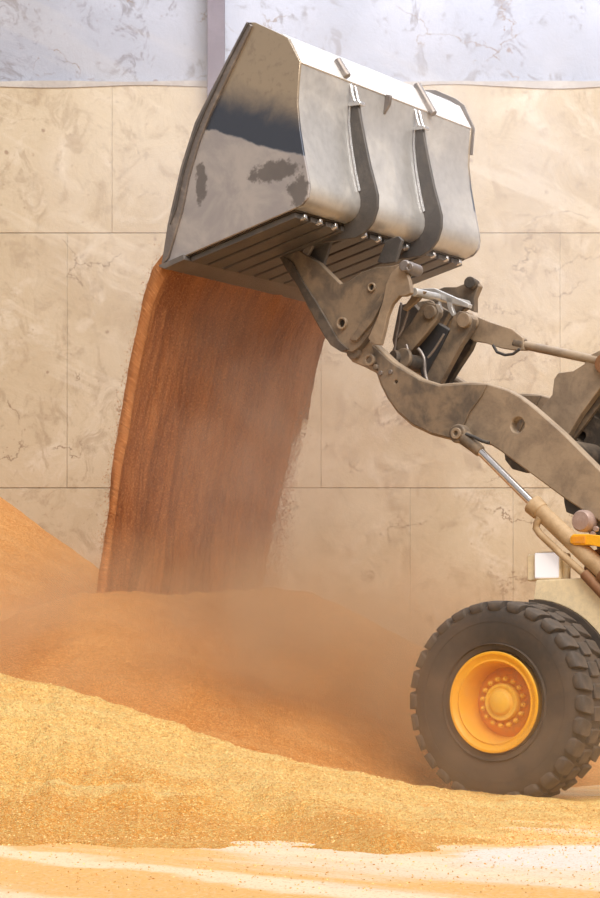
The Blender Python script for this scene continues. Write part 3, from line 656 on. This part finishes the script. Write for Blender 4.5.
# --- front wheel
TY = [(l, r*1.018 if r > .5 else r) for l, r in [(1.03, .375), (1.085, .40), (1.11, .47), (1.122, .55), (1.122, .62), (1.112, .675), (1.09, .700), (1.05, .715), (.97, .727), (.87, .73), (.77, .727), (.69, .72), (.645, .69), (.63, .62), (.622, .55), (.63, .47), (.655, .40), (.71, .375)]]
bm = bmesh.new(); lathe(bm, TY, WU, WZ, 112); wheel = link('wheel', bm, M['rubber'], root, 0, True)
wheel['label'] = 'black lugged tyre on a yellow rim'
bm = bmesh.new()
for r_ in (.435, .60): lathe(bm, [(1.10+(.004 if r_ < .5 else .005), r_), (1.125, r_+.006), (1.10, r_+.012)], WU, WZ, 96)
link('sidewall_ring', bm, M['rubber'], wheel, 0, True)
NL = 28
def lug(a0, da, l_out, l_in, skew):
    """a tread block: foot on the sidewall, rounded shoulder, top on the tread"""
    bm = bmesh.new(); secs = []; sg_ = 1 if l_out > .87 else -1
    # (l, r_base, r_top, width factor)
    sec = [(l_out+sg_*.014, .67, .695, .30), (l_out+sg_*.016, .68, .728, .42), (l_out+sg_*.004, .70, .752, .5), (l_out-sg_*.02, .71, .764, .5), (l_out-sg_*.06, .72, .768, .48), (l_in+sg_*.03, .72, .768, .42), (l_in, .72, .764, .30)]
    for l, rb, rt, wf in sec:
        t = abs(l-l_out)/abs(l_in-l_out); a = a0+skew*t
        secs.append([bm.verts.new((WU+r*math.cos(a+s_*da*wf), l-(sg_*.02 if r == rb and l != l_in else 0), WZ+r*math.sin(a+s_*da*wf))) for r, s_ in ((rb, -1.04), (rt, -.96), (rt, .96), (rb, 1.04))])
    for A, Bq in zip(secs, secs[1:]):
        for j in range(4): bm.faces.new((A[j], A[(j+1) % 4], Bq[(j+1) % 4], Bq[j]))
    bm.faces.new(secs[0]); bm.faces.new(secs[-1][::-1]); return bm
for i in range(NL):
    a = 2*PI*i/NL; da = 2*PI/NL*0.76
    link('tread_lug', lug(a, da, 1.105, .955, 0.05), M['lug'], wheel, 0.008, seg=2)
    link('tread_lug', lug(a+PI/NL*1.0, da, .635, .785, -0.05), M['lug'], wheel, 0.006, seg=1)
for i in range(NL):
    a = 2*PI*(i+.5)/NL; da = 2*PI/NL*0.66; bm = bmesh.new()
    ring = []
    for l, w_ in ((.94, .45), (.92, .5), (.83, .5), (.81, .45)):
        ring.append([bm.verts.new((WU+r*math.cos(a+s*da*w_), l, WZ+r*math.sin(a+s*da*w_))) for r, s in ((.70, -1.1), (.766, -1), (.766, 1), (.70, 1.1))])
    for A, Bq in zip(ring, ring[1:]):
        for j in range(4): bm.faces.new((A[j], A[(j+1) % 4], Bq[(j+1) % 4], Bq[j]))
    bm.faces.new(ring[0]); bm.faces.new(ring[-1][::-1]); link('tread_block', bm, M['lug'], wheel, 0.006, seg=1)
bm = bmesh.new(); lathe(bm, [(1.03, .36), (1.10, .372), (1.118, .384), (1.128, .378), (1.126, .362), (1.108, .345), (1.10, .325), (1.105, .312), (1.09, .302), (1.02, .29), (.93, .275), (.90, .262), (.90, .24), (.88, .24), (.88, .36)], WU, WZ, 96)
link('rim', bm, M['yellow'], wheel, 0, True)
bm = bmesh.new(); lathe(bm, [(.90, .265), (.93, .235), (.95, .20), (.955, .15), (.955, .12), (.90, .12)], WU, WZ, 72); link('wheel_disc', bm, M['yellow_in'], wheel, 0, True)
bm = bmesh.new(); lathe(bm, [(.90, .0001), (.90, .142), (1.00, .142), (1.012, .136), (1.012, .118), (1.004, .112), (1.004, .098), (1.03, .088), (1.04, .075), (1.042, .0001)], WU, WZ, 64, False); link('hub', bm, M['yellow_pale'], wheel, 0, True)
for i in range(16):
    a = 2*PI*(i+.3)/16; cu, cz = WU+.178*math.cos(a), WZ+.178*math.sin(a)
    bm = bmesh.new(); tube(bm, (cu, .95, cz), (cu, .985, cz), 0.021, seg=6); tube(bm, (cu, .98, cz), (cu, 1.0, cz), 0.015, 0.011, seg=10); link('wheel_nut', bm, M['yellow_pale'], wheel, 0.004)
a = math.radians(35); 
bm = bmesh.new(); tube(bm, (WU+.28*math.cos(math.radians(145)), .97, WZ-.28*math.sin(math.radians(40))+.0), (WU+.265*math.cos(math.radians(-38)+PI), 1.0, WZ-.17), 0.012); link('valve_stem', bm, M['edge'], wheel, 0, True)

# ---------------------------------------------------------------- falling grain
OUT = [(165, 250), (152, 268), (142, 300), (134, 340), (125, 390), (113, 460), (104, 530), (97, 592), (94, 615)]
INN = [(172, 262), (163, 280), (152, 305), (143, 345), (133, 395), (121, 465), (112, 530), (105, 592), (102, 615)]
def resample(ps, n):
    ps = [Vector(p) for p in ps]; L = [0]
    for a, b in zip(ps, ps[1:]): L.append(L[-1]+(b-a).length)
    out = []
    for i in range(n+1):
        s = L[-1]*i/n; j = 0
        while j < len(L)-2 and L[j+1] < s: j += 1
        out.append(ps[j].lerp(ps[j+1], (s-L[j])/(L[j+1]-L[j])))
    return out
NV, NH = 90, 260
OU = resample(OUT, NV); IN = resample(INN, NV)
OU = [P(p.x, p.y, 1.25) for p in OU]; IN = [P(p.x, p.y, 1.25) for p in IN]
def streak(l, t, side): 
    a = noise.fractal(Vector((l*4.5+side*31, t*1.2, side)), 1.0, 2.0, 4)*0.10
    b = noise.fractal(Vector((l*22, t*5.0, 5+side)), 0.9, 2.0, 3)*0.022
    s_ = (1.24-l)/2.46; fold = 0.07*math.exp(-((s_-0.63-0.05*t)/0.02)**2)-0.04*math.exp(-((s_-0.67-0.05*t)/0.03)**2) if side else 0
    ends = min(1, (1.24-l)*4+.25)
    return (a*(0.35+0.7*t)*ends+(b+0.012*noise.noise(Vector((l*60, t*30, 8+side))))*(.4+.6*ends)+fold*max(0, 1-t*1.5))*min(1, t*5+0.15)
bm = bmesh.new(); uvl = bm.loops.layers.uv.new('UVMap')
V = {}
for side, C_ in ((0, OU), (1, IN)):
    for j in range(NV+1):
        t = j/NV
        for i in range(NH+1):
            s = i/NH; l = 1.24-2.46*s
            l2 = l+0.03*noise.noise(Vector((t*6, s*3, 3)))*t+(-0.05*t*(1 if i < 3 else 0))*0
            p = C_[j]; k_ = streak(l, t, side)
            V[side, j, i] = bm.verts.new((p[0]+k_*(1 if side == 0 else -1), l2, p[2]))
def quad(a, b, c_, d_, uvs):
    f = bm.faces.new((a, b, c_, d_))
    for lp, uv in zip(f.loops, uvs): lp[uvl].uv = uv
for side in (0, 1):
    for j in range(NV):
        for i in range(NH):
            quad(V[side, j, i], V[side, j, i+1], V[side, j+1, i+1], V[side, j+1, i], [(a/NH, b/NV) for a, b in ((i, j), (i+1, j), (i+1, j+1), (i, j+1))])
for j in range(NV):
    for i in (0, NH): quad(V[0, j, i], V[1, j, i], V[1, j+1, i], V[0, j+1, i], [(i/NH, j/NV), (i/NH+.002, j/NV), (i/NH+.002, (j+1)/NV), (i/NH, (j+1)/NV)])
k = NT('falling_grain'); uv = k.n('ShaderNodeTexCoord').outputs['UV']
mp = k.n('ShaderNodeMapping'); k.put(uv, mp.inputs[0]); mp.inputs['Scale'].default_value = (105, 16, 1)
mp2 = k.n('ShaderNodeMapping'); k.put(uv, mp2.inputs[0]); mp2.inputs['Scale'].default_value = (260, 150, 1)
mp3 = k.n('ShaderNodeMapping'); k.put(uv, mp3.inputs[0]); mp3.inputs['Scale'].default_value = (9, 1.6, 1)
s1 = k.noise(mp.outputs[0], 1, 5, 0.65, 0.15); s2 = k.noise(mp2.outputs[0], 1, 4, 0.75); s3 = k.noise(mp3.outputs[0], 1, 4, 0.6, 0.3)
U, V_, W_ = k.sep(uv)
c = k.mix(k.rng(s3, 0.35, 0.68), (0.27, 0.080, 0.022), (0.47, 0.165, 0.045))
c = k.mix(k.rng(s1, 0.4, 0.7, 0, 0.45), c, (0.57, 0.24, 0.085))
c = k.mix(k.rng(s2, 0.5, 0.7, 0, 0.8), c, (0.76, 0.37, 0.15))
c = k.mix(k.rng(s2, 0.47, 0.33, 0, 0.85), c, (0.20, 0.06, 0.014))
c = k.mix(k.rng(U, 0.03, 0.0, 0, 0.35), c, (0.72, 0.30, 0.09))  # lit orange near edge of the curtain, painted into the colour
edge = k.math('MULTIPLY', k.rng(U, 0.82, 1.0), k.rng(V_, 0.05, 0.9, 0.30, 0.85))
edge = k.math('ADD', edge, k.math('MULTIPLY', k.rng(U, 0.012, 0.0), 0.25)); edge = k.math('ADD', edge, k.rng(V_, 0.90, 1.0, 0, 0.3))
al = k.rng(k.math('SUBTRACT', k.math('ADD', k.math('MULTIPLY', s2, 0.6), k.math('MULTIPLY', s1, 0.4)), k.math('MULTIPLY', edge, 0.75)), 0.12, 0.20)
k.pbr(c, 0.8, 0, k.bump(k.math('ADD', s1, k.math('MULTIPLY', s2, 1.2)), 0.8, 0.03), alpha=al)
bmesh.ops.recalc_face_normals(bm, faces=bm.faces)
# loose kernels around the sheet, each a little solid
def kernel(bm, p, s):
    ax = Vector((random.gauss(0, .5), random.gauss(0, .5), 1)).normalized()*s*1.3; q = ax.orthogonal().normalized(); r_ = ax.cross(q).normalized()
    vs = [bm.verts.new(p+v) for v in (ax, q*s*.6, (q*-.5+r_*.8)*s*.6, (q*-.5-r_*.8)*s*.6, -ax)]
    for f in ((0, 1, 2), (0, 2, 3), (0, 3, 1), (4, 2, 1), (4, 3, 2), (4, 1, 3)):
        fc = bm.faces.new([vs[i] for i in f])
        for lp in fc.loops: lp[uvl].uv = (kx, ky)
for n_ in range(30000):
    t = random.random()**0.75; s = random.random(); j = min(NV-1, int(t*NV)); jf = t*NV-j
    if n_ % 3 == 0: s = 1-abs(random.gauss(0, .045))*(.3+t)
    elif n_ % 6 == 1: s = abs(random.gauss(0, .012))*(.3+t)
    a, b = OU[j].lerp(OU[j+1], jf), IN[j].lerp(IN[j+1], jf); kx, ky = random.random()*.8, t
    l = 1.24-2.46*s; f = random.gauss(.5, .55); p = a.lerp(b, f); p = Vector((p[0]+streak(l, t, 1)*0.5, l, p[2]))
    if n_ % 3 == 0: p.y += random.gauss(-.03, .07)*t
    kernel(bm, p, random.uniform(.0035, .0065))
# grain sheet closed along its top, where it leaves the bucket
me = bpy.data.meshes.new('falling_grain'); bm.to_mesh(me); bm.free(); me.materials.append(k.m)
me.polygons.foreach_set('use_smooth', [True]*len(me.polygons))
fg = bpy.data.objects.new('falling_grain', me); COL.objects.link(fg)
fg.location = (X0, Y0, 0); fg.rotation_euler = (0, 0, PI-AL)
tag(fg, 'rust-orange curtain of grain pouring from the bucket lip', 'grain', kind='stuff')

# ---------------------------------------------------------------- dust
def dust(name, loc, rad, rot, dens, color, label, ns=1.2):
    bm = bmesh.new(); bmesh.ops.create_icosphere(bm, subdivisions=4, radius=1)
    me = bpy.data.meshes.new(name); bm.to_mesh(me); bm.free()
    o = bpy.data.objects.new(name, me); COL.objects.link(o); o.location = loc; o.scale = rad; o.rotation_euler = (0, 0, rot)
    k = NT(name+'_volume'); co = k.coord(); ln = k.n('ShaderNodeVectorMath', operation='LENGTH'); k.put(co, ln.inputs[0])
    fall = k.rng(ln.outputs['Value'], 0.15, 1.0, 1, 0)
    nz = k.noise(k.coord(scale=(rad[0], rad[1], rad[2])), ns, 4, 0.6, 0.5)
    dn = k.math('MULTIPLY', k.math('MULTIPLY', fall, k.rng(nz, 0.32, 0.68, 0.15, 1.6)), dens)
    v = k.n('ShaderNodeVolumePrincipled'); v.inputs['Color'].default_value = (*color, 1); v.inputs['Anisotropy'].default_value = 0.2
    k.put(dn, v.inputs['Density']); k.t.links.new(v.outputs[0], k.out.inputs['Volume']); me.materials.append(k.m)
    tag(o, label, 'dust', kind='stuff'); return o
dust('dust_cloud', (-0.5, 17.8, 1.0), (3.6, 2.2, 1.35), 0, 1.0, (0.92, 0.66, 0.44), 'orange dust drifting over the heap below the falling grain')
dust('dust_cloud', (-0.1, 18.2, 2.7), (1.8, 1.3, 1.9), 0.3, 0.36, (0.92, 0.74, 0.62), 'thin dust hanging around the middle of the falling grain')
dust('dust_cloud', (1.6, 16.6, 0.35), (1.9, 1.4, 1.15), 0, 0.32, (0.94, 0.72, 0.52), 'thin dust blowing around the bottom of the front wheel')
dust('dust_cloud', (0.8, 20.5, 5.2), (4.6, 3.0, 3.6), 0, 0.15, (0.95, 0.93, 0.94), 'pale haze high against the back wall behind the bucket')
